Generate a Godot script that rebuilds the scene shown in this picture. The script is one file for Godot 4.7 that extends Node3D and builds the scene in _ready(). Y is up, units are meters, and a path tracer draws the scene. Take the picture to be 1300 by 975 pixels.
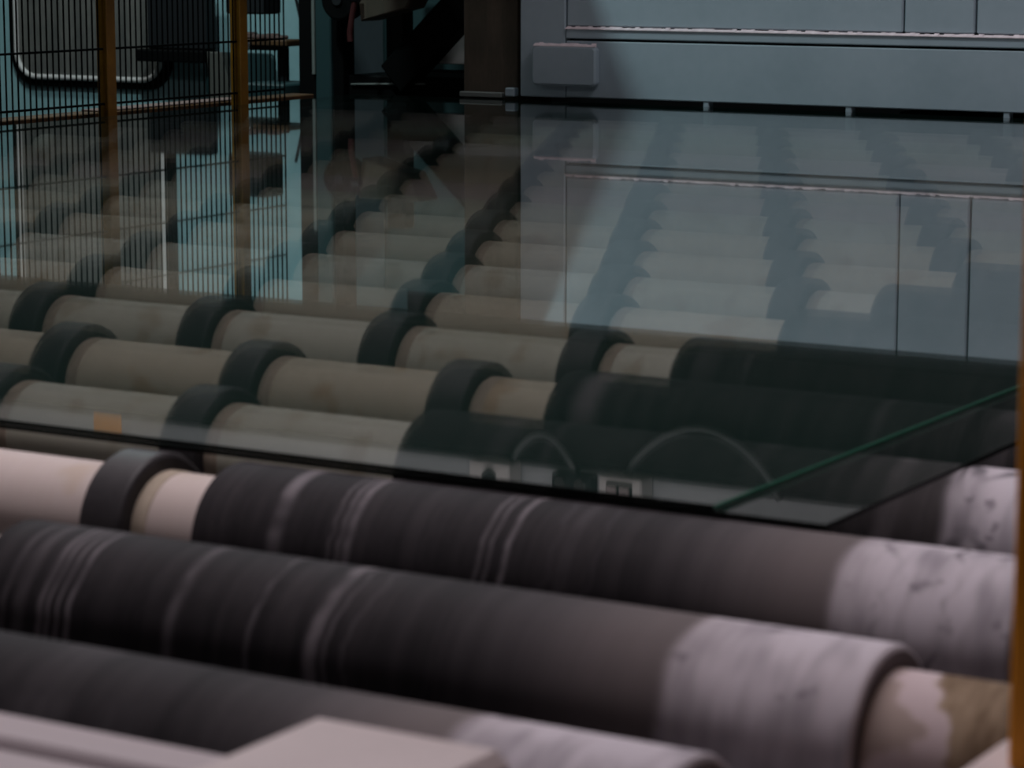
extends Node3D
# A glass sheet lying on a roller conveyor in a glass works.
# All plans below are in metres with y = 0 at the top of the rollers; G lifts them above the hall floor.

const G := 0.9
const PITCH := 0.42885
const R_RING := 0.1035
const R_CORE := 0.0785

var base := {}
var used := {}
var cache := {}
var M := {}

# ------------------------------------------------------------------ scene tree helpers
func numbered(called: String) -> String:
	if not used.has(called):
		used[called] = 0
		return called
	used[called] += 1
	return "%s_%03d" % [called, used[called]]

func meta(o: Node, label := "", category := "", group := "", kind := "") -> void:
	if label: o.set_meta("label", label)
	if category: o.set_meta("category", category)
	if group: o.set_meta("group", group)
	if kind: o.set_meta("kind", kind)

func thing(called: String, label: String, category: String, at: Vector3, group := "") -> Node3D:
	var o := Node3D.new()
	o.name = numbered(called)
	add_child(o, true)
	o.position = at + Vector3(0, G, 0)
	base[o] = at
	meta(o, label, category, group)
	return o

func put(parent: Node3D, called: String, mesh: Mesh, mat: Material, at: Vector3, label := "") -> MeshInstance3D:
	var o := MeshInstance3D.new()
	o.name = called
	o.mesh = mesh
	o.material_override = mat
	parent.add_child(o, true)
	o.position = at - base[parent]
	base[o] = at
	if label: o.set_meta("label", label)
	return o

func lone(called: String, mesh: Mesh, mat: Material, at: Vector3, label: String, category: String, group := "") -> MeshInstance3D:
	var o := MeshInstance3D.new()
	o.name = numbered(called)
	o.mesh = mesh
	o.material_override = mat
	add_child(o, true)
	o.position = at + Vector3(0, G, 0)
	base[o] = at
	meta(o, label, category, group)
	return o

func structure(called: String, lo: Vector3, hi: Vector3, mat: Material) -> MeshInstance3D:
	var o := lone(called, box(hi - lo, 0.0), mat, (lo + hi) * 0.5, "", "")
	o.set_meta("kind", "structure")
	return o

# ------------------------------------------------------------------ mesh helpers
func tri(st: SurfaceTool, a: Vector3, b: Vector3, c: Vector3, n: Vector3) -> void:
	if (b - a).cross(c - a).dot(n) > 0.0:
		var t := b; b = c; c = t
	for p in [a, b, c]:
		st.set_normal(n)
		st.add_vertex(p)

func quad(st: SurfaceTool, a: Vector3, b: Vector3, c: Vector3, d: Vector3, n: Vector3) -> void:
	tri(st, a, b, c, n)
	tri(st, a, c, d, n)

func fresh() -> SurfaceTool:
	var st := SurfaceTool.new()
	st.begin(Mesh.PRIMITIVE_TRIANGLES)
	return st

func add_box(st: SurfaceTool, s: Vector3, b: float, at := Vector3.ZERO, turn := Basis.IDENTITY) -> void:
	var h := s * 0.5
	b = minf(b, minf(h.x, minf(h.y, h.z)) * 0.9)
	var v := func(ax: int, sg: Vector3) -> Vector3:   # corner of the face across axis ax
		var p := Vector3(sg.x * h.x, sg.y * h.y, sg.z * h.z)
		for k in 3:
			if k != ax: p[k] -= sg[k] * b
		return at + turn * p
	for ax in 3:
		var i := (ax + 1) % 3
		var j := (ax + 2) % 3
		for s1 in [-1.0, 1.0]:
			var n := Vector3.ZERO
			n[ax] = s1
			var q := []
			for c in [[-1.0, -1.0], [1.0, -1.0], [1.0, 1.0], [-1.0, 1.0]]:
				var sg := Vector3.ZERO
				sg[ax] = s1; sg[i] = c[0]; sg[j] = c[1]
				q.append(v.call(ax, sg))
			quad(st, q[0], q[1], q[2], q[3], turn * n)
	if b <= 0.0:
		return
	for ax in 3:   # chamfers along axis ax
		var i := (ax + 1) % 3
		var j := (ax + 2) % 3
		for s1 in [-1.0, 1.0]:
			for s2 in [-1.0, 1.0]:
				var a := Vector3.ZERO
				a[ax] = -1.0; a[i] = s1; a[j] = s2
				var c := a
				c[ax] = 1.0
				var n := Vector3.ZERO
				n[i] = s1; n[j] = s2
				quad(st, v.call(i, a), v.call(i, c), v.call(j, c), v.call(j, a), turn * n.normalized())
	for x in [-1.0, 1.0]:
		for y in [-1.0, 1.0]:
			for z in [-1.0, 1.0]:
				var sg := Vector3(x, y, z)
				tri(st, v.call(0, sg), v.call(1, sg), v.call(2, sg), turn * sg.normalized())

func add_heap(st: SurfaceTool, x: float, w: float, y: float, h: float, z0: float, z1: float) -> void:   # a short length of settled dust, sloping to the front
	var a := x - w * 0.5
	var b := x + w * 0.5
	var n := Vector3(0, z1 - z0, h).normalized()
	quad(st, Vector3(a, y + h, z0), Vector3(b, y + h, z0), Vector3(b, y + 0.003, z1), Vector3(a, y + 0.003, z1), n)
	quad(st, Vector3(a, y + 0.003, z1), Vector3(b, y + 0.003, z1), Vector3(b, y, z1), Vector3(a, y, z1), Vector3(0, 0, 1))
	quad(st, Vector3(a, y, z0), Vector3(b, y, z0), Vector3(b, y, z1), Vector3(a, y, z1), Vector3.DOWN)
	quad(st, Vector3(a, y, z0), Vector3(b, y, z0), Vector3(b, y + h, z0), Vector3(a, y + h, z0), Vector3(0, 0, -1))
	for q in [[a, -1.0], [b, 1.0]]:
		tri(st, Vector3(q[0], y, z0), Vector3(q[0], y, z1), Vector3(q[0], y + h, z0), Vector3(q[1], 0, 0))

func box(s: Vector3, b := 0.004) -> Mesh:
	var key := "b%s%s" % [s, b]
	if not cache.has(key):
		var st := fresh()
		add_box(st, s, b)
		cache[key] = st.commit()
	return cache[key]

# turned solid along x: profile of (x, r), flat steps keep their edges
func lathe(prof: Array, seg := 48) -> Mesh:
	var st := fresh()
	var x0: float = prof[0].x
	var x1: float = prof[prof.size() - 1].x
	for k in prof.size() - 1:
		var a: Vector2 = prof[k]
		var b: Vector2 = prof[k + 1]
		var d := (b - a).normalized()
		var nx := -d.y
		var nr := d.x
		for s in seg:
			var P := []
			for c in [[a, s], [b, s], [b, s + 1], [a, s + 1]]:
				var t: float = TAU * c[1] / seg
				var q: Vector2 = c[0]
				P.append([Vector3(q.x, q.y * cos(t), q.y * sin(t)), Vector3(nx, nr * cos(t), nr * sin(t)), Vector2((q.x - x0) / maxf(x1 - x0, 1e-6), float(c[1]) / seg)])
			for f in [[0, 1, 2], [0, 2, 3]]:
				var o: Array = [P[f[0]], P[f[1]], P[f[2]]]
				var cr: Vector3 = (o[1][0] - o[0][0]).cross(o[2][0] - o[0][0])
				if cr.length() < 1e-12:
					continue
				if cr.dot(o[0][1] + o[1][1] + o[2][1]) > 0.0:
					o = [o[0], o[2], o[1]]
				for w in o:
					st.set_normal(w[1])
					st.set_uv(w[2])
					st.add_vertex(w[0])
	return st.commit()

func tyre(x0: float, x1: float, r: float, ri: float, c: float, seg := 48) -> Mesh:   # a hollow roll with rounded shoulders
	return lathe([Vector2(x0, ri), Vector2(x0, r - c), Vector2(x0 + c * 0.35, r - c * 0.3), Vector2(x0 + c, r), Vector2(x1 - c, r), Vector2(x1 - c * 0.35, r - c * 0.3), Vector2(x1, r - c), Vector2(x1, ri)], seg)

func tube(path: Array, r: float, seg := 10) -> Mesh:
	var st := fresh()
	var rings := []
	var up := Vector3(0.13, 0.97, 0.2).normalized()
	for k in path.size():
		var p: Vector3 = path[k]
		var d: Vector3 = (path[mini(k + 1, path.size() - 1)] - path[maxi(k - 1, 0)]).normalized()
		var e := d.cross(up)
		if e.length() < 0.2: e = d.cross(Vector3(1, 0, 0.1))
		e = e.normalized()
		up = e.cross(d).normalized()
		var ring := []
		for s in seg:
			var n := e * cos(TAU * s / seg) + up * sin(TAU * s / seg)
			ring.append([p + n * r, n])
		rings.append(ring)
	for k in path.size() - 1:
		for s in seg:
			var t := (s + 1) % seg
			var q := [rings[k][s], rings[k + 1][s], rings[k + 1][t], rings[k][t]]
			for f in [[0, 1, 2], [0, 2, 3]]:
				var o: Array = [q[f[0]], q[f[1]], q[f[2]]]
				if (o[1][0] - o[0][0]).cross(o[2][0] - o[0][0]).dot(o[0][1]) > 0.0:
					o = [o[0], o[2], o[1]]
				for w in o:
					st.set_normal(w[1])
					st.add_vertex(w[0])
	for k in [0, path.size() - 1]:
		var c: Vector3 = path[k]
		var n: Vector3 = (path[0] - path[1]).normalized() if k == 0 else (path[k] - path[k - 1]).normalized()
		for s in seg:
			tri(st, c, rings[k][s][0], rings[k][(s + 1) % seg][0], n)
	return st.commit()

func rounded(w: float, h: float, r: float, n := 8) -> PackedVector2Array:
	var p := PackedVector2Array()
	for c in [[1, 1, 0.0], [-1, 1, 0.25], [-1, -1, 0.5], [1, -1, 0.75]]:
		for k in n + 1:
			var t: float = TAU * (c[2] + 0.25 * k / n)
			p.append(Vector2(c[0] * (w * 0.5 - r) + r * cos(t), c[1] * (h * 0.5 - r) + r * sin(t)))
	return p

# a plate in the xy plane with its own thickness along z (front at +t/2), edges eased by b
func plate(pts: PackedVector2Array, t: float, b := 0.003) -> Mesh:
	var st := fresh()
	var inner := pts
	if b > 0.0:
		var shrunk := Geometry2D.offset_polygon(pts, -b, Geometry2D.JOIN_MITER)
		if shrunk.size() == 1 and shrunk[0].size() == pts.size():
			inner = shrunk[0]
			var best := 0
			for k in inner.size():
				if inner[k].distance_to(pts[0]) < inner[best].distance_to(pts[0]): best = k
			var turned := PackedVector2Array()
			for k in inner.size(): turned.append(inner[(k + best) % inner.size()])
			inner = turned
		else:
			b = 0.0
	var idx := Geometry2D.triangulate_polygon(inner)
	for k in range(0, idx.size(), 3):
		for sg in [1.0, -1.0]:
			var q := []
			for m in 3: q.append(Vector3(inner[idx[k + m]].x, inner[idx[k + m]].y, sg * t * 0.5))
			tri(st, q[0], q[1], q[2], Vector3(0, 0, sg))
	var ccw := 1.0 if not Geometry2D.is_polygon_clockwise(pts) else -1.0
	for k in pts.size():
		var m := (k + 1) % pts.size()
		var e := (pts[m] - pts[k]).normalized() * ccw
		var n := Vector3(e.y, -e.x, 0)
		var z := t * 0.5
		quad(st, Vector3(pts[k].x, pts[k].y, z - b), Vector3(pts[m].x, pts[m].y, z - b), Vector3(pts[m].x, pts[m].y, b - z), Vector3(pts[k].x, pts[k].y, b - z), n)
		if b > 0.0:
			for sg in [1.0, -1.0]:
				quad(st, Vector3(pts[k].x, pts[k].y, sg * (z - b)), Vector3(pts[m].x, pts[m].y, sg * (z - b)), Vector3(inner[m].x, inner[m].y, sg * z), Vector3(inner[k].x, inner[k].y, sg * z), (n + Vector3(0, 0, sg)).normalized())
	return st.commit()

# ------------------------------------------------------------------ materials
func mat(c: Color, rough := 0.6, metal := 0.0, spec := 0.5) -> StandardMaterial3D:
	var m := StandardMaterial3D.new()
	m.albedo_color = c
	m.roughness = rough
	m.metallic = metal
	m.metallic_specular = spec
	return m

func noise(seed_: int, f: float, oct := 4) -> FastNoiseLite:
	var n := FastNoiseLite.new()
	n.seed = seed_
	n.frequency = f
	n.fractal_octaves = oct
	return n

# worn paint or mineral surface: two tones blended by noise, laid on three planes
func mottled(a: Color, b: Color, seed_: int, scale: float, rough := 0.6, spec := 0.5, stretch := Vector3.ONE) -> StandardMaterial3D:
	var m := mat(Color.WHITE, rough, 0.0, spec)
	var im := Image.create(256, 256, false, Image.FORMAT_RGB8)
	var n1 := noise(seed_, 0.012)
	var n2 := noise(seed_ + 7, 0.09, 2)
	for y in 256:
		for x in 256:
			var fx := absf(x - 128.0)   # mirrored, so that the repeats meet
			var fy := absf(y - 128.0)
			var t := clampf(0.5 + 0.8 * n1.get_noise_2d(fx, fy) + 0.25 * n2.get_noise_2d(fx, fy), 0.0, 1.0)
			im.set_pixel(x, y, a.lerp(b, t))
	m.albedo_texture = ImageTexture.create_from_image(im)
	m.uv1_triplanar = true
	m.uv1_world_triplanar = true
	m.uv1_scale = stretch * scale
	return m

# ceramic of the roller tube: u runs along the roller, v around it
func ceramic(a: Color, b: Color, stain: Color, seed_: int) -> StandardMaterial3D:
	var m := mat(Color.WHITE, 0.62, 0.0, 0.4)
	var im := Image.create(1024, 64, false, Image.FORMAT_RGB8)
	var n1 := noise(seed_, 0.02)
	var n2 := noise(seed_ + 3, 0.35, 2)
	var n3 := noise(seed_ + 5, 0.03, 3)
	for x in 1024:
		for y in 64:
			var cy := 20.0 * cos(TAU * y / 64.0)
			var cz := 20.0 * sin(TAU * y / 64.0)
			var t := clampf(0.5 + 0.9 * n1.get_noise_3d(x * 0.6, cy * 0.6, cz * 0.6) + 0.25 * n2.get_noise_2d(x, 0.0), 0.0, 1.0)
			var c := a.lerp(b, t)
			var s := clampf((n3.get_noise_3d(x * 1.5, cy, cz) - 0.22) * 3.0, 0.0, 0.8)
			im.set_pixel(x, y, c.lerp(stain, s))
	m.albedo_texture = ImageTexture.create_from_image(im)
	return m

# rubber sleeve: dark rubber with chalk rings on the left, worn white on the right
const SL0 := -2.165
const SL1 := -1.025
func sleeve_material(seed_: int, chalk: Array, dark: Color, white_from: float, ramp := 1.0) -> StandardMaterial3D:
	var m := mat(Color.WHITE, 0.75, 0.0, 0.25)
	var w := 1024
	var im := Image.create(w, 128, false, Image.FORMAT_RGB8)
	var n1 := noise(seed_, 0.03, 3)
	var n2 := noise(seed_ + 1, 0.18, 2)
	var n3 := noise(seed_ + 2, 0.05, 3)
	var n4 := noise(seed_ + 3, 0.03, 2)
	var grey := Color(0.37, 0.35, 0.36)
	var brown := Color(0.45, 0.415, 0.415)
	var white := Color(0.76, 0.735, 0.765)
	for x in w:
		var X := SL0 + (SL1 - SL0) * x / w
		for y in 128:
			var t := TAU * y / 128.0
			var cy := 22.0 * cos(t)
			var cz := 22.0 * sin(t)
			var around := n3.get_noise_3d(x * 0.02, cy, cz)
			var band := 0.5 + 0.6 * n1.get_noise_2d(x, around * 6.0) + 0.35 * n2.get_noise_2d(x, around * 10.0)
			var c := dark.lerp(grey, clampf(band, 0.0, 1.0) * 0.34)
			c = c.lerp(grey, smoothstep(white_from - 0.3, white_from - 0.12, X) * 0.6 * ramp)
			c = c.lerp(brown, smoothstep(white_from - 0.2, white_from - 0.02, X) * 0.8 * ramp)
			for k in chalk:
				var d: float = absf(X + around * 0.007 * k[3] - k[0]) / k[1]
				if d < 1.0:
					var tone := Color(0.6, 0.575, 0.595) if k[2] > 0.0 else Color(0.2, 0.19, 0.2)
					c = c.lerp(tone, (1.0 - d * d) * 0.85 * absf(k[2]) * clampf(0.78 + 0.9 * around, 0.3, 1.0))
			var edge: float = white_from + 0.012 * n4.get_noise_3d(3.0, cy, cz)
			var wt := smoothstep(edge - 0.012, edge + 0.01, X) * 0.8 + 0.2 * smoothstep(edge, edge + 0.08, X)
			var streak := 0.5 + 0.6 * n2.get_noise_3d(x * 0.22, cy * 0.2, cz * 0.2) + 0.6 * n4.get_noise_3d(x * 0.4, cy * 1.6, cz * 1.6)
			var wc := white.lerp(Color(0.5, 0.48, 0.51), clampf(streak - 0.3, 0.0, 1.0) * 0.75)
			wc = wc.lerp(Color(0.4, 0.38, 0.41), clampf((n3.get_noise_3d(x * 0.3 + 300.0, cy * 2.2, cz * 2.2) - 0.4) * 3.5, 0.0, 0.6))
			c = c.lerp(wc, wt)
			for k in chalk:
				var d: float = absf(X + around * 0.03 * k[3] - k[0]) / k[1]
				if k[2] < 0.0 and d < 1.0:
					c = c.lerp(Color(0.27, 0.26, 0.28), (1.0 - d * d) * -k[2] * clampf(0.6 + 1.4 * around, 0.1, 1.0))
			im.set_pixel(x, y, c)
	m.albedo_texture = ImageTexture.create_from_image(im)
	return m

func stub_material() -> StandardMaterial3D:
	var m := mat(Color.WHITE, 0.85, 0.0, 0.25)
	var im := Image.create(256, 128, false, Image.FORMAT_RGB8)
	var n1 := noise(201, 0.03, 4)
	var n2 := noise(203, 0.05, 4)
	for x in 256:
		for y in 128:
			var cy := 20.0 * cos(TAU * y / 128.0)
			var cz := 20.0 * sin(TAU * y / 128.0)
			var X := 0.295 * x / 256.0 + 0.09 * n1.get_noise_3d(x * 0.2, cy, cz)
			var khaki := Color(0.6, 0.53, 0.45).lerp(Color(0.44, 0.37, 0.3), clampf(0.5 + 1.2 * n2.get_noise_3d(x, cy, cz), 0.0, 1.0))
			var c := Color(0.66, 0.6, 0.58).lerp(Color(0.78, 0.72, 0.73), smoothstep(0.03, 0.045, X)).lerp(khaki, smoothstep(0.078, 0.09, X))
			im.set_pixel(x, y, c)
	m.albedo_texture = ImageTexture.create_from_image(im)
	return m

func make_materials() -> void:
	M.core0 = ceramic(Color(0.76, 0.715, 0.7), Color(0.73, 0.68, 0.66), Color(0.71, 0.65, 0.6), 11)
	M.core1 = ceramic(Color(0.75, 0.725, 0.65), Color(0.7, 0.67, 0.59), Color(0.65, 0.57, 0.46), 23)  # ceramic under the glass, the tint of the glass put into its colour
	M.core2 = ceramic(Color(0.765, 0.765, 0.71), Color(0.715, 0.715, 0.65), Color(0.66, 0.63, 0.55), 31)  # paler core, likewise greyed and greened for the glass above it
	M.rubber = mottled(Color(0.17, 0.165, 0.175), Color(0.24, 0.23, 0.24), 5, 3.0, 0.55, 0.4)
	M.shaft = mat(Color(0.4, 0.4, 0.4), 0.4, 0.8)
	M.edge = mat(Color(0.03, 0.05, 0.045), 0.35, 0.0, 0.15)
	M.green_edge = mat(Color(0.19, 0.42, 0.34), 0.15, 0.0, 0.5)
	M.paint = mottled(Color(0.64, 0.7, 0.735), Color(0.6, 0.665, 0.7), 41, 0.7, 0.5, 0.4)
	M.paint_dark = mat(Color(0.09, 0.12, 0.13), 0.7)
	M.dust = mottled(Color(0.97, 0.92, 0.93), Color(0.86, 0.8, 0.82), 43, 6.0, 0.95, 0.2)
	M.yellow = mottled(Color(0.55, 0.38, 0.06), Color(0.46, 0.31, 0.05), 47, 2.0, 0.5)
	M.amber = mottled(Color(0.93, 0.62, 0.07), Color(0.88, 0.57, 0.06), 48, 2.0, 0.5)
	M.ochre = mottled(Color(0.36, 0.24, 0.12), Color(0.26, 0.18, 0.1), 49, 4.0, 0.7)
	M.wire = mat(Color(0.03, 0.035, 0.04), 0.6, 0.0, 0.2)
	M.teal = mottled(Color(0.62, 0.77, 0.79), Color(0.57, 0.72, 0.74), 53, 0.8, 0.45)
	M.teal_dark = mat(Color(0.13, 0.24, 0.25), 0.6)
	M.trim = mat(Color(0.86, 0.84, 0.83), 0.35, 0.0, 0.6)
	M.chrome = mat(Color(0.78, 0.76, 0.76), 0.22, 0.9)
	M.black = mat(Color(0.04, 0.042, 0.044), 0.7, 0.0, 0.2)
	M.dark = mat(Color(0.13, 0.14, 0.15), 0.65, 0.0, 0.35)
	M.brown = mottled(Color(0.27, 0.25, 0.215), Color(0.34, 0.3, 0.26), 59, 2.0, 0.6, 0.35, Vector3(3, 0.6, 3))
	M.window = mottled(Color(0.5, 0.49, 0.47), Color(0.38, 0.38, 0.37), 61, 0.9, 0.3, 0.5, Vector3(2.5, 0.7, 1))
	M.wedge = mat(Color(0.34, 0.34, 0.32), 0.7)
	M.pale = mat(Color(0.45, 0.47, 0.455), 0.6)
	M.red = mat(Color(0.24, 0.05, 0.05), 0.6)
	M.plate = mat(Color(0.66, 0.62, 0.635), 0.7)
	M.white = mottled(Color(0.74, 0.69, 0.69), Color(0.71, 0.66, 0.66), 67, 2.0, 0.6)
	M.cloth = mottled(Color(0.86, 0.8, 0.79), Color(0.76, 0.7, 0.66), 71, 5.0, 0.9, 0.2)
	M.ledge_dust = mat(Color(0.5, 0.42, 0.4), 0.95, 0.0, 0.2)
	M.tape = mottled(Color(0.68, 0.63, 0.57), Color(0.6, 0.56, 0.5), 73, 8.0, 0.8, 0.3)
	M.cable = mat(Color(0.3, 0.32, 0.32), 0.6)
	M.panel_grey = mat(Color(0.68, 0.7, 0.71), 0.6)
	M.box_grey = mat(Color(0.85, 0.84, 0.83), 0.5)
	M.hall = mat(Color(0.2, 0.21, 0.22), 0.9)
	M.hall_dark = mat(Color(0.08, 0.09, 0.1), 0.9)
	M.floor = mottled(Color(0.2, 0.2, 0.2), Color(0.14, 0.14, 0.14), 79, 0.5, 0.8)
	var g := mat(Color(0.15, 0.29, 0.26, 0.13), 0.02, 0.0, 0.5)
	g.transparency = BaseMaterial3D.TRANSPARENCY_ALPHA
	g.cull_mode = BaseMaterial3D.CULL_DISABLED
	M.glass = g
	M.glow = mat(Color.WHITE)
	M.glow.emission_enabled = true
	M.glow.emission = Color(1.0, 0.95, 0.97)
	M.glow.emission_energy_multiplier = 1.5

# ------------------------------------------------------------------ builders
func ceiling_or_fill_light(at: Vector3, size: Vector2, energy: float, color: Color, label: String) -> void:  # builds the hall lamps and the added fill lamps alike
	var t := thing("ceiling_or_fill_light", label, "lamp", at, "hall lamps over the conveyor")
	put(t, "housing", box(Vector3(size.x + 0.06, 0.08, size.y + 0.06), 0.01), M.pale, at + Vector3(0, 0.05, 0))
	put(t, "diffuser", box(Vector3(size.x, 0.01, size.y), 0.002), M.glow, at)
	var l := AreaLight3D.new()
	l.name = "lamp_light"
	l.area_size = size
	l.light_energy = energy
	l.light_color = color
	l.area_range = 30.0
	l.area_attenuation = 2.0
	l.shadow_enabled = true
	t.add_child(l)
	l.position = Vector3(0, -0.02, 0)
	l.rotation.x = -PI / 2

func roller(k: int, first_ring: float, core: Material, sleeve: Material, label: String) -> void:
	var z := -(2.00726 + PITCH * k + (0.05137 if k >= 3 else 0.0))
	var c := Vector3(0, -R_RING, z)
	var t := thing("conveyor_roller", label, "roller", Vector3(-3.7, -R_RING, z), "rollers of the glass conveyor")
	if not cache.has("core"):
		cache.core = tyre(-6.62, -0.72, R_CORE, 0.02, 0.006, 56)
		cache.ring = tyre(0.0, 0.073, R_RING, R_CORE - 0.002, 0.007, 56)
		cache.collar = tyre(0.073, 0.098, R_CORE + 0.0012, R_CORE - 0.002, 0.001, 56)
		cache.shaft = lathe([Vector2(-6.716, 0.0), Vector2(-6.716, 0.022), Vector2(-0.586, 0.022), Vector2(-0.586, 0.0)], 20)
		cache.sleeve = tyre(SL0, SL1, R_RING, R_CORE - 0.002, 0.007, 72)
	put(t, "shaft", cache.shaft, M.shaft, c)
	put(t, "core", cache.core, core, c)
	var x := first_ring
	while x > -6.58:
		var r := put(t, "ring", cache.ring, M.rubber, c + Vector3(x, 0, 0))
		put(r, "tape", cache.collar, M.tape, c + Vector3(x, 0, 0))
		x -= 0.4255
	put(t, "sleeve", cache.sleeve, sleeve, c)
	if k == 1:
		put(t, "stub_wrap", tyre(SL1 - 0.01, -0.73, R_CORE + 0.001, R_CORE - 0.002, 0.0008, 56), stub_material(), c, "stained wrap beside the sleeve end")

func glass_sheet(label: String, y: float, th: float, x0: float, x1: float, z0: float, z1: float, dx: float, called_edge: Material) -> void:
	# seen from above the sheet is turned a hair on the rollers; dx is that turn at the front
	var at := Vector3((x0 + x1) * 0.5, y - th, (z0 + z1) * 0.5)
	var t := thing("glass_sheet", label, "glass", at, "glass sheets lying on the rollers")
	var P := [Vector3(x0, 0, z0 - dx), Vector3(x1, 0, z0), Vector3(x1, 0, z1), Vector3(x0, 0, z1)]
	var st := fresh()
	for k in 4: P[k] = P[k] + Vector3(0, y, 0) - at
	quad(st, P[0], P[1], P[2], P[3], Vector3.UP)
	put(t, "pane", st.commit(), M.glass, at)
	var names := ["front", "right", "back", "left"]
	for k in 4:
		var a: Vector3 = P[k]
		var b: Vector3 = P[(k + 1) % 4]
		var d := (b - a).normalized()
		var s := fresh()
		var mid := (a + b) * 0.5 - Vector3(0, th * 0.5, 0)
		var bs := Basis(d, Vector3.UP, d.cross(Vector3.UP))
		add_box(s, Vector3((b - a).length(), th - 0.0006, 0.003), 0.0008, Vector3.ZERO, bs)
		put(t, "edge", s.commit(), called_edge if k == 1 else M.edge, at + mid)

func _ready() -> void:
	# ---------------- camera, environment, lamps
	var cam := Camera3D.new()
	cam.name = "camera"
	add_child(cam)
	cam.position = Vector3(0, 0.7 + G, 0)
	cam.rotation = Vector3(-0.16478, 0.54277, 0)
	var att := CameraAttributesPhysical.new()
	att.frustum_focal_length = 84.555
	att.frustum_focus_distance = 8.0
	att.exposure_aperture = 6.2
	att.frustum_near = 0.05
	att.frustum_far = 60.0
	cam.attributes = att
	cam.fov = rad_to_deg(2.0 * atan(487.5 / 3435.0))
	cam.current = true
	var we := WorldEnvironment.new()
	we.name = "environment"
	var env := Environment.new()
	env.background_mode = Environment.BG_COLOR
	env.background_color = Color(0.02, 0.02, 0.022)
	env.tonemap_mode = Environment.TONE_MAPPER_LINEAR
	env.tonemap_exposure = 1.07
	env.sdfgi_enabled = true
	env.ssao_enabled = true
	env.ssil_enabled = true
	we.environment = env
	add_child(we)
	make_materials()
	ceiling_or_fill_light(Vector3(-2.4, 3.3, -3.0), Vector2(3.0, 0.6), 8.0, Color(1.0, 0.95, 0.965), "ceiling lamp over the front rollers")
	ceiling_or_fill_light(Vector3(-4.4, 3.3, -5.0), Vector2(3.0, 0.6), 2.6, Color(1.0, 0.97, 0.97), "ceiling lamp over the middle of the glass")
	ceiling_or_fill_light(Vector3(-6.86, 3.3, -8.0), Vector2(0.25, 0.25), 6.0, Color(0.88, 0.99, 1.0), "ceiling lamp over the mesh fence")
	ceiling_or_fill_light(Vector3(-2.2, 3.3, 1.6), Vector2(2.4, 0.6), 1.1, Color(1.0, 0.93, 0.97), "added unseen fill lamp behind the viewer")  # added fill for the sides that face the camera
	ceiling_or_fill_light(Vector3(-9.2, 3.3, -9.3), Vector2(1.2, 0.3), 3.2, Color(0.93, 1.0, 1.0), "added unseen lamp that brightens the teal cabinet")  # added to brighten the cabinet behind the fence
	ceiling_or_fill_light(Vector3(-2.6, 3.3, -8.3), Vector2(1.6, 0.4), 3.3, Color(1.0, 0.96, 0.99), "added unseen fill lamp for the face of the blue machine")  # added fill for the machine face, where the gantry blocks the front lamps

	# ---------------- the hall
	structure("floor", Vector3(-15, -G - 0.2, -15), Vector3(5, -G, 4), M.floor)
	structure("ceiling", Vector3(-15, 3.6, -15), Vector3(5, 3.8, 4), M.hall)
	structure("wall_back", Vector3(-15, -G, -15.2), Vector3(5, 3.6, -15), M.hall_dark)
	structure("wall_front", Vector3(-15, -G, 4), Vector3(5, 3.6, 4.2), M.hall)
	structure("wall_left", Vector3(-15.2, -G, -15), Vector3(-15, 3.6, 4), M.hall_dark)
	structure("wall_right", Vector3(5, -G, -15), Vector3(5.2, 3.6, 4), M.hall)

	# ---------------- the blue machine at the far end
	var mz := -9.75
	var t := thing("machine_cabinet", "pale blue-grey machine housing with dusty ledge at the far end of the glass", "machine", Vector3(-4.0, -G, mz - 0.8))
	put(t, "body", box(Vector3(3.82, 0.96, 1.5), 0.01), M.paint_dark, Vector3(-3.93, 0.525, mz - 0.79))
	put(t, "corner_frame", box(Vector3(0.216, 0.979, 0.05), 0.004), M.paint, Vector3(-5.733, 0.5205, mz - 0.025))
	put(t, "lower_panel", box(Vector3(3.6, 0.232, 0.05), 0.004), M.paint, Vector3(-3.82, 0.15, mz - 0.025))
	put(t, "ledge_strip", box(Vector3(3.6, 0.04, 0.056), 0.004), M.paint, Vector3(-3.82, 0.2955, mz - 0.024))
	for p in [[-5.62, -4.131], [-4.123, -3.839], [-3.829, -2.02]]:
		put(t, "upper_panel", box(Vector3(p[1] - p[0], 0.683, 0.05), 0.005), M.paint, Vector3((p[0] + p[1]) * 0.5, 0.6685, mz - 0.03))
	var st := fresh()   # dust lying along the ledge, uneven on top
	var nd := noise(91, 0.9, 3)
	var x := -5.62
	while x < -2.04:
		var h := 0.011 + 0.006 * nd.get_noise_1d(x * 30.0)
		add_heap(st, x + 0.01, 0.0201, 0.3135, h, mz - 0.01, mz + 0.011)
		x += 0.02
	var dust := put(t, "dust_line", st.commit(), M.dust, Vector3.ZERO, "pale dust lying along the ledge")
	dust.set_meta("kind", "stuff")
	var hp := put(t, "hinge_cover", plate(rounded(0.304, 0.164, 0.022), 0.04, 0.008), M.paint, Vector3(-5.611, 0.164, mz + 0.02), "rounded raised cover plate")
	st = fresh()
	for k in 14:
		var hx := -0.135 + 0.0208 * k
		var h := 0.012 + 0.008 * nd.get_noise_1d(k * 7.0)
		add_heap(st, hx, 0.021, 0.079, h, 0.0, 0.018)
	var d2 := put(hp, "dust", st.commit(), M.dust, Vector3(-5.611, 0.164, mz + 0.02))
	d2.set_meta("kind", "stuff")
	for lx in [-4.973, -4.35, -3.7]:
		put(t, "leg", box(Vector3(0.026, 0.94, 0.04), 0.003), M.paint, Vector3(lx, -0.43, mz - 0.025))
	put(t, "base_cover", box(Vector3(1.7, 0.9, 0.3), 0.006), M.dark, Vector3(-3.37, -0.44, mz - 0.35))
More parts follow.
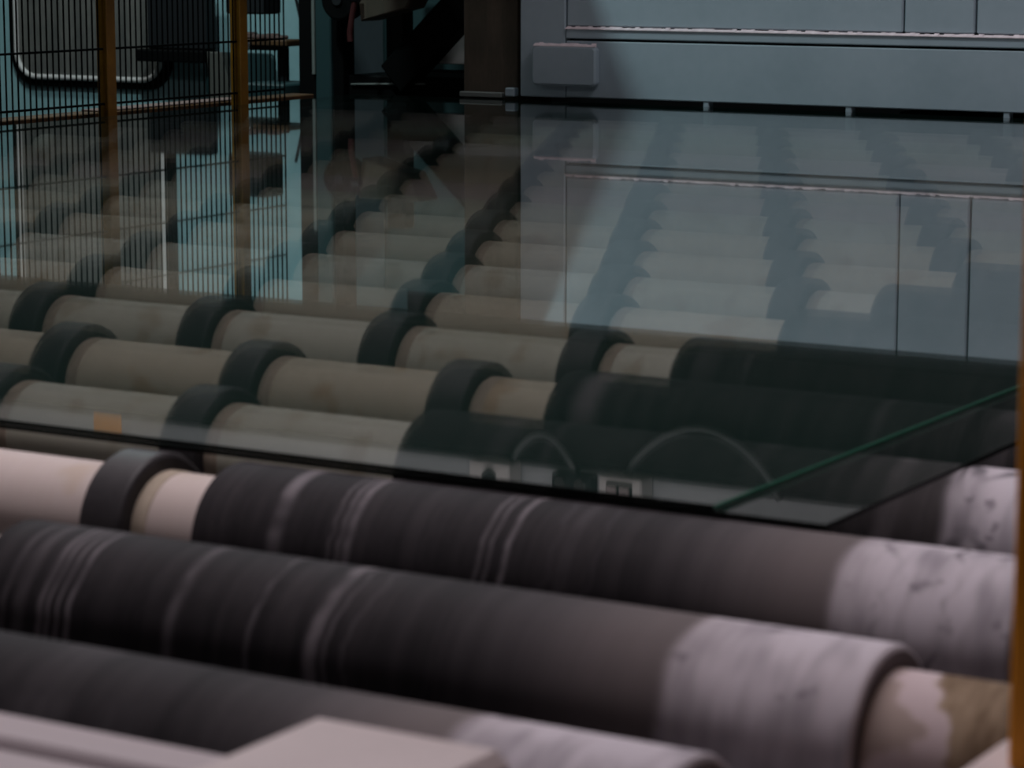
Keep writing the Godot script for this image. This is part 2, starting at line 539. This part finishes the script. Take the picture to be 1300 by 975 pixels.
	# unseen duct, added and widened to shade machine face and far left rollers
	lone("shade_duct", box(Vector3(0.86, 0.16, 1.8), 0.01), M.dark, Vector3(-6.29, 1.15, -8.82), "unseen dark duct added above the glass to shade the machine and far left rollers", "duct")

	# ---------------- the conveyor
	for b in [[-6.742, "dark conveyor side rail along the left ends of the rollers"], [-0.56, "dark conveyor side rail along the right ends of the rollers"]]:
		t = thing("conveyor_rail", b[1], "rail", Vector3(b[0], -G, -5.75))
		put(t, "bearing_rail", box(Vector3(0.05, 0.18, 8.6), 0.004), M.dark, Vector3(b[0], -0.12, -5.75))
		for lz in [-1.78, -4.0, -7.0, -9.98]:
			put(t, "leg", box(Vector3(0.05, 0.7, 0.1), 0.006), M.dark, Vector3(b[0], -0.555, lz))
	var front := [-2.39, -2.39, -2.355, -2.6, -2.39, -2.39, -2.61, -2.39, -2.6, -2.39, -2.6]
	var ordinal := ["", "first", "second", "third", "fourth", "fifth", "sixth", "seventh", "eighth", "ninth", "tenth", "eleventh", "twelfth", "thirteenth", "fourteenth", "fifteenth", "sixteenth"]
	var dk := Color(0.14, 0.135, 0.145)
	var dk2 := Color(0.11, 0.11, 0.115)
	var s0 := sleeve_material(101, [[-1.7, 0.05, 0.25, 1.0], [-1.6, 0.03, 0.15, 1.0]], dk, -1.25)
	var s1 := sleeve_material(111, [[-2.107, 0.006, 0.4, 1.0], [-2.083, 0.012, 0.35, 1.0], [-2.05, 0.006, 0.75, 1.0], [-2.038, 0.004, 0.8, 1.0], [-2.024, 0.004, 0.75, 1.0], [-2.008, 0.005, 0.85, 1.0], [-1.862, 0.01, 0.5, 1.0], [-1.751, 0.005, 0.5, 1.0], [-1.664, 0.012, 0.75, 1.5], [-1.645, 0.004, 0.5, 2.0], [-1.618, 0.004, 0.3, 3.0]], dk, -1.24, 0.85)
	var s2 := sleeve_material(121, [[-2.03, 0.016, 0.85, 1.0], [-1.945, 0.004, 0.5, 2.0], [-1.93, 0.006, 0.6, 1.5], [-1.916, 0.009, 0.8, 1.0], [-1.721, 0.004, 0.55, 1.0], [-1.707, 0.004, 0.55, 1.0], [-1.684, 0.006, 0.75, 1.0], [-1.6, 0.012, 0.25, 1.0], [-1.622, 0.006, -0.6, 1.0], [-1.561, 0.005, -0.6, 1.0], [-1.119, 0.005, -0.7, 1.0], [-1.2, 0.006, -0.4, 2.0]], dk, -1.25, 0.85)
	var s3 := sleeve_material(131, [[-2.0, 0.02, 0.35, 1.0], [-1.92, 0.01, 0.3, 3.0], [-1.6, 0.02, 0.3, 1.0], [-1.39, 0.02, 0.4, 2.0], [-1.285, 0.014, -0.9, 1.0], [-1.25, 0.012, -0.8, -2.0]], dk2, -1.31, 0.25)
	var s4 := sleeve_material(141, [[-2.09, 0.035, 0.6, 1.0], [-1.6, 0.015, 0.3, 1.0], [-1.4, 0.02, 0.3, 1.0], [-1.28, 0.01, 0.4, 1.0], [-1.2, 0.006, 0.4, 2.0]], dk2, -0.8)
	var s5 := sleeve_material(151, [[-2.1, 0.03, 0.3, 1.0], [-2.02, 0.01, 0.3, 1.0]], dk2, -0.8)
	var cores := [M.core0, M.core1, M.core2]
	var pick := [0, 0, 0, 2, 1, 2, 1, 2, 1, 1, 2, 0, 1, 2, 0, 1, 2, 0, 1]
	for k in 18:
		var fr: float = front[k] if k < front.size() else (-2.39 if k % 2 else -2.6)
		var label := ""
		if k == 0: label = "nearest conveyor roller with a dark sleeve, partly behind the white foreground block"
		elif k == 1: label = "conveyor roller whose sleeve ends before a stained beige stub beside the yellow post"
		elif k == 2: label = "roller directly below the front edge of the glass, one ring left of its chalky sleeve"
		else: label = "beige conveyor roller with black rings under the glass, %s row behind the glass front edge" % ordinal[k - 2]
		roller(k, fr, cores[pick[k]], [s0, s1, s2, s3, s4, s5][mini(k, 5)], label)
	glass_sheet("lower green-edged glass sheet, its margin showing right of the upper sheet", 0.0073, 0.0071, -6.66, -1.306, -2.888, -9.74, 0.012, M.edge)
	glass_sheet("upper glass sheet whose bright green right edge stops short of the lower sheet", 0.0146, 0.0072, -6.66, -1.455, -2.888, -9.74, 0.012, M.green_edge)

	# ---------------- the mesh fence on the left
	t = thing("mesh_fence", "black wire mesh safety fence with yellow posts left of the glass", "fence", Vector3(-6.8, -G, -8.4))
	for z in [-7.531, -8.228, -9.083]:
		var p := put(t, "post", box(Vector3(0.054, 2.05, 0.054), 0.003), M.yellow, Vector3(-6.8, 0.125, z), "yellow square post")
		put(p, "foot_plate", box(Vector3(0.12, 0.012, 0.14), 0.002), M.yellow, Vector3(-6.8, -G + 0.006, z))
	var wm := CylinderMesh.new()
	wm.top_radius = 0.0036; wm.bottom_radius = 0.0036; wm.height = 1.16; wm.radial_segments = 8; wm.rings = 1
	for pz in [[-7.531, -8.228], [-8.228, -9.083], [-9.083, -9.42]]:
		var z: float = pz[0] - 0.05
		while z > pz[1] + 0.02:
			put(t, "wire", wm, M.wire, Vector3(-6.8, 0.56, z))
			z -= 0.0333
		for y in [0.05, 0.262, 0.474, 0.686, 0.898, 1.11]:
			put(t, "rail", box(Vector3(0.008, 0.009, pz[0] - pz[1] - 0.054), 0.002), M.wire, Vector3(-6.793, y, (pz[0] + pz[1]) * 0.5))
	t = thing("ledge_beam", "ochre beam with a dusty pale top along the foot of the mesh fence", "beam", Vector3(-6.95, -G, -8.5))
	put(t, "beam", box(Vector3(0.12, 0.06, 2.85), 0.004), M.ochre, Vector3(-6.95, -0.021, -8.32))
	put(t, "dust_cover", box(Vector3(0.1, 0.008, 0.95), 0.003), M.ledge_dust, Vector3(-6.95, 0.0128, -8.78), "pale dust layer")
	for lz in [-7.1, -9.6]:
		put(t, "leg", box(Vector3(0.08, 0.85, 0.08), 0.006), M.dark, Vector3(-6.95, -0.475, lz))

	# ---------------- machinery behind the fence
	var wz := -11.0
	t = thing("window_cabinet", "teal machine cabinet with a rounded chrome-framed window behind the fence", "machine", Vector3(-9.3, -G, wz - 0.5))
	put(t, "body", box(Vector3(3.2, 2.8, 0.9), 0.02), M.teal, Vector3(-9.42, 0.5, wz - 0.46))
	put(t, "gasket", plate(rounded(1.07, 1.6, 0.16), 0.03, 0.006), M.black, Vector3(-9.19, 0.71, wz + 0.004))
	put(t, "window_pane", plate(rounded(0.98, 1.53, 0.13), 0.02, 0.0), M.window, Vector3(-9.19, 0.715, wz + 0.014))
	var trim := []
	var rp := rounded(0.965, 1.51, 0.13, 10)
	for k in rp.size() + 1:
		trim.append(Vector3(rp[k % rp.size()].x, rp[k % rp.size()].y, 0.0))
	put(t, "window_trim", tube(trim, 0.014, 10), M.trim, Vector3(-9.19, 0.715, wz + 0.03), "chrome trim of the window")
	t = thing("control_box", "dark grey box with a lower lip in front of the rounded window", "box", Vector3(-8.6, 0.07, wz + 0.2))
	put(t, "case", box(Vector3(0.37, 0.3, 0.1), 0.01), M.dark, Vector3(-8.51, 0.277, wz + 0.11))
	put(t, "lip", box(Vector3(0.43, 0.062, 0.12), 0.008), M.black, Vector3(-8.54, 0.096, wz + 0.12))
	lone("guard_plate", plate(rounded(0.42, 0.23, 0.04), 0.03, 0.004), M.teal_dark, Vector3(-8.167, 0.003, wz + 0.08), "dark green rounded guard plate low behind the second yellow post", "plate")
	var wedge := PackedVector2Array([Vector2(-0.06, 0.12), Vector2(0.03, 0.12), Vector2(0.1, -0.12), Vector2(-0.05, -0.12)])
	lone("wedge_cover", plate(wedge, 0.05, 0.004), M.wedge, Vector3(-8.26, 0.0, wz + 0.13), "pale grey slanted cover beside the green guard plate", "cover")
	lone("side_panel", box(Vector3(0.36, 2.2, 0.05), 0.006), M.teal, Vector3(-7.72, 0.28, wz + 0.06), "blue-grey narrow upright panel left of the dark recess", "panel")
	var brace := fresh()
	add_box(brace, Vector3(0.012, 0.5, 0.012), 0.002, Vector3.ZERO, Basis(Vector3(0, 0, 1), 0.26))
	lone("brace_rod", brace.commit(), M.dark, Vector3(-7.76, 0.2, wz + 0.1), "thin dark rod leaning across the blue-grey narrow panel", "rod")
	var rz := -10.2
	t = thing("tool_shelf", "small brown shelf with dusty metal parts behind the second yellow post", "shelf", Vector3(-7.46, 0.2, rz))
	put(t, "board", box(Vector3(0.29, 0.03, 0.14), 0.006), M.ochre, Vector3(-7.46, 0.207, rz))
	put(t, "bracket", box(Vector3(0.2, 0.02, 0.1), 0.003), M.dark, Vector3(-7.5, 0.182, rz))
	put(t, "stand", box(Vector3(0.05, 0.165, 0.03), 0.003), M.dark, Vector3(-7.42, 0.11, rz - 0.05))
	for p in [[-7.57, 0.05, 0.03, "dusty metal part at the left end of the brown shelf"], [-7.51, 0.07, 0.022, "longest dusty metal part on the brown shelf"], [-7.44, 0.05, 0.026, "dusty metal part right of the longest one on the brown shelf"], [-7.39, 0.04, 0.018, "lowest dusty metal part near the right end of the brown shelf"]]:
		lone("metal_part", box(Vector3(p[1], p[2], 0.06), 0.006), M.ledge_dust, Vector3(p[0], 0.222 + p[2] * 0.5, rz), p[3], "part", "metal parts on the brown shelf")
	var hk := []
	for k in 17:
		hk.append(Vector3(0.022 * cos(TAU * k / 16.0), 0.026 * sin(TAU * k / 16.0), 0))
	lone("hook_ring", tube(hk, 0.006, 8), M.chrome, Vector3(-7.545, 0.197, rz + 0.073), "steel ring hanging at the left end of the brown shelf", "ring")
	lone("sensor_box", box(Vector3(0.22, 0.2, 0.14), 0.008), M.dark, Vector3(-7.55, 0.436, rz), "dark sensor box above the brown shelf", "box")
	lone("base_block", box(Vector3(0.26, 0.925, 0.3), 0.008), M.teal_dark, Vector3(-7.4, -0.4375, rz), "dark teal cabinet block under the brown shelf", "block")

	# ---------------- the dark recess between fence and machine
	t = thing("recess_frame", "dark steel frame with a teal post left of the brown column", "frame", Vector3(-6.8, -G, rz))
	put(t, "dark_post", box(Vector3(0.1, 2.0, 0.1), 0.006), M.black, Vector3(-7.212, 0.1, rz))
	put(t, "light_strip", box(Vector3(0.016, 0.6, 0.02), 0.002), M.pale, Vector3(-7.166, 0.37, rz + 0.06), "thin pale upright strip")
	put(t, "teal_post", box(Vector3(0.085, 2.0, 0.08), 0.006), M.teal_dark, Vector3(-7.112, 0.1, rz + 0.03), "dark teal post")
	put(t, "dark_post", box(Vector3(0.055, 2.0, 0.1), 0.006), M.black, Vector3(-7.045, 0.1, rz))
	put(t, "back_panel", box(Vector3(0.72, 0.9, 0.03), 0.006), M.teal_dark, Vector3(-6.7, 0.53, rz - 0.35))
	put(t, "sill", box(Vector3(0.85, 0.1, 0.4), 0.008), M.black, Vector3(-6.6, 0.02, rz - 0.2))
	var sl := fresh()
	add_box(sl, Vector3(0.4, 0.008, 0.01), 0.002, Vector3.ZERO, Basis(Vector3(0, 0, 1), 0.03))
	put(t, "sill_edge", sl.commit(), M.pale, Vector3(-6.8, 0.034, rz + 0.01), "thin pale edge strip")
	var db := fresh()
	add_box(db, Vector3(0.16, 0.62, 0.1), 0.006, Vector3.ZERO, Basis(Vector3(0, 0, 1), -0.82))
	put(t, "diagonal_beam", db.commit(), M.black, Vector3(-6.52, 0.27, rz + 0.02))
	put(t, "upright", box(Vector3(0.1, 0.7, 0.08), 0.006), M.black, Vector3(-6.78, 0.3, rz - 0.06))
	var rl := thing("drive_roll", "black round roll end hanging in the dark recess", "roll", Vector3(-6.948, 0.412, rz + 0.135))
	var dm := tyre(-0.05, 0.05, 0.092, 0.02, 0.01, 40)
	var dr := put(rl, "drum", dm, M.black, Vector3(-6.948, 0.412, rz + 0.135))
	dr.rotation.y = PI / 2
	var hb := put(rl, "hub", lathe([Vector2(-0.06, 0.0), Vector2(-0.06, 0.025), Vector2(0.06, 0.025), Vector2(0.06, 0.0)], 20), M.dark, Vector3(-6.948, 0.412, rz + 0.135))
	hb.rotation.y = PI / 2
	t = thing("red_lever", "dark red lever beside the black roll end", "lever", Vector3(-6.84, 0.33, rz + 0.22))
	put(t, "handle", tube([Vector3(0.02, 0.1, 0), Vector3(0.0, 0.02, 0), Vector3(-0.015, -0.06, 0), Vector3(-0.012, -0.1, 0)], 0.013, 10), M.red, Vector3(-6.845, 0.33, rz + 0.22))
	put(t, "pivot", lathe([Vector2(-0.02, 0.0), Vector2(-0.02, 0.02), Vector2(0.02, 0.02), Vector2(0.02, 0.0)], 16), M.dark, Vector3(-6.83, 0.42, rz + 0.22))
	var br := PackedVector2Array([Vector2(-0.13, -0.06), Vector2(0.11, 0.0), Vector2(0.18, 0.12), Vector2(-0.15, 0.12)])
	lone("motor_cover", plate(br, 0.16, 0.006), M.brown, Vector3(-6.7, 0.378, rz + 0.1), "dull brown slanted motor cover above the diagonal beam", "cover")
	t = thing("pale_panel", "pale grey panel with a bolt seen past the diagonal beam", "panel", Vector3(-6.5, 0.12, rz - 0.2))
	put(t, "sheet", box(Vector3(0.34, 0.17, 0.03), 0.004), M.box_grey, Vector3(-6.53, 0.21, rz - 0.12))
	put(t, "top_ledge", box(Vector3(0.3, 0.014, 0.06), 0.003), M.pale, Vector3(-6.5, 0.305, rz - 0.12))
	put(t, "bolt", lathe([Vector2(0, 0.0), Vector2(0, 0.016), Vector2(0.02, 0.012), Vector2(0.02, 0.0)], 12), M.chrome, Vector3(-6.62, 0.158, rz - 0.1)).rotation.y = -PI / 2
	t = thing("brown_column", "broad dark brown column beside the left end of the blue machine", "column", Vector3(-6.03, -G, -9.95))
	put(t, "shaft", box(Vector3(0.265, 2.2, 0.3), 0.006), M.brown, Vector3(-6.02, 0.2, -9.95))
	put(t, "foot_strip", box(Vector3(0.21, 0.022, 0.03), 0.003), M.pale, Vector3(-6.05, 0.03, -9.785), "pale strip at the column foot")
	put(t, "foot_clip", box(Vector3(0.045, 0.036, 0.04), 0.004), M.paint, Vector3(-5.9, 0.045, -9.78))

	# ---------------- gantry over the glass (above the picture, mirrored in the glass)
	var gz := -7.2
	t = thing("gantry", "dark overhead gantry with grey panel, mirrored in the middle of the glass", "gantry", Vector3(-3.8, -G, gz))
	put(t, "beam", box(Vector3(6.9, 0.4, 0.3), 0.01), M.black, Vector3(-3.75, 0.765, gz - 0.15))
	put(t, "deck", box(Vector3(6.35, 0.26, 0.42), 0.01), M.black, Vector3(-3.45, 0.835, gz - 0.5))
	put(t, "cover_panel", box(Vector3(6.9, 0.8, 0.1), 0.01), M.panel_grey, Vector3(-3.75, 1.375, gz - 0.05))
	for sx in [-7.29, -0.21]:
		put(t, "post", box(Vector3(0.16, 2.67, 0.3), 0.01), M.black, Vector3(sx, 0.435, gz - 0.15))
	t = thing("switch_box", "pale box with one round button on the gantry panel, mirrored near the glass front", "box", Vector3(-4.38, 1.03, gz))
	put(t, "case", box(Vector3(0.15, 0.11, 0.08), 0.006), M.box_grey, Vector3(-4.38, 1.022, gz + 0.042))
	put(t, "button", lathe([Vector2(0, 0.0), Vector2(0, 0.024), Vector2(0.02, 0.02), Vector2(0.02, 0.0)], 24), M.dark, Vector3(-4.375, 1.012, gz + 0.081)).rotation.y = -PI / 2
	t = thing("socket_box", "dark double socket between the pale boxes on the gantry panel", "socket", Vector3(-4.1, 1.03, gz))
	put(t, "case", box(Vector3(0.14, 0.08, 0.05), 0.006), M.dark, Vector3(-4.1, 1.022, gz + 0.026))
	for sx in [-4.135, -4.065]:
		put(t, "socket", lathe([Vector2(0, 0.0), Vector2(0, 0.022), Vector2(0.012, 0.018), Vector2(0.012, 0.0)], 20), M.chrome, Vector3(sx, 1.012, gz + 0.05)).rotation.y = -PI / 2
	t = thing("switch_box", "pale box with two rocker switches on the gantry panel right of the socket", "box", Vector3(-3.91, 1.03, gz))
	put(t, "case", box(Vector3(0.15, 0.11, 0.08), 0.006), M.box_grey, Vector3(-3.91, 1.022, gz + 0.042))
	put(t, "switch_plate", box(Vector3(0.09, 0.06, 0.01), 0.003), M.dark, Vector3(-3.91, 1.014, gz + 0.084))
	for sx in [-3.932, -3.888]:
		put(t, "rocker", box(Vector3(0.034, 0.04, 0.012), 0.003), M.white, Vector3(sx, 1.014, gz + 0.092))
	lone("warning_tag", box(Vector3(0.12, 0.07, 0.01), 0.002), M.amber, Vector3(-5.98, 1.005, gz + 0.006), "small yellow tag at the left of the gantry panel", "tag")
	for c in [[-3.92, -3.4, 0.98, 0.8, "long grey cable loop hanging under the gantry panel"], [-4.33, -4.1, 0.98, 0.87, "short grey cable loop hanging under the switch boxes"]]:
		var path := []
		for k in 21:
			var f := k / 20.0
			path.append(Vector3(lerpf(c[0], c[1], f), c[2] - (c[2] - c[3]) * sin(PI * f) ** 0.7, gz + 0.03 - (0.016 if k in [0, 20] else 0.0)))
		lone("cable", tube(path, 0.012, 8), M.cable, Vector3.ZERO, c[4], "cable")

	# ---------------- foreground
	t = thing("front_beam", "pale out-of-focus beam in the lower left foreground", "beam", Vector3(-2.2, -G, -1.68))
	put(t, "top_plate", box(Vector3(2.4, 0.02, 0.066), 0.006), M.plate, Vector3(-2.2, -0.01, -1.773))
	put(t, "top_plate", box(Vector3(2.4, 0.016, 0.18), 0.006), M.plate, Vector3(-2.2, -0.012, -1.64))
	put(t, "web", box(Vector3(2.4, 0.14, 0.2), 0.006), M.plate, Vector3(-2.2, -0.095, -1.66))
	for lx in [-3.1, -1.3]:
		put(t, "leg", box(Vector3(0.1, 0.74, 0.1), 0.006), M.dark, Vector3(lx, -0.53, -1.66))
	lone("white_block", box(Vector3(0.205, 0.03, 0.36), 0.012), M.white, Vector3(-1.223, 0.0152, -1.685), "blurred white block lying on the pale beam at the bottom of the picture", "block")
	t = thing("yellow_post", "yellow square post at the right edge of the picture", "post", Vector3(-0.78, -G, -2.2))
	put(t, "shaft", box(Vector3(0.06, 2.0, 0.06), 0.004), M.amber, Vector3(-0.775, 0.98, -2.2))
	lone("post_bracket", box(Vector3(0.14, 0.9, 0.16), 0.012), M.white, Vector3(-0.78, -0.47, -2.19), "white bracket under the yellow post in the lower right corner", "bracket")
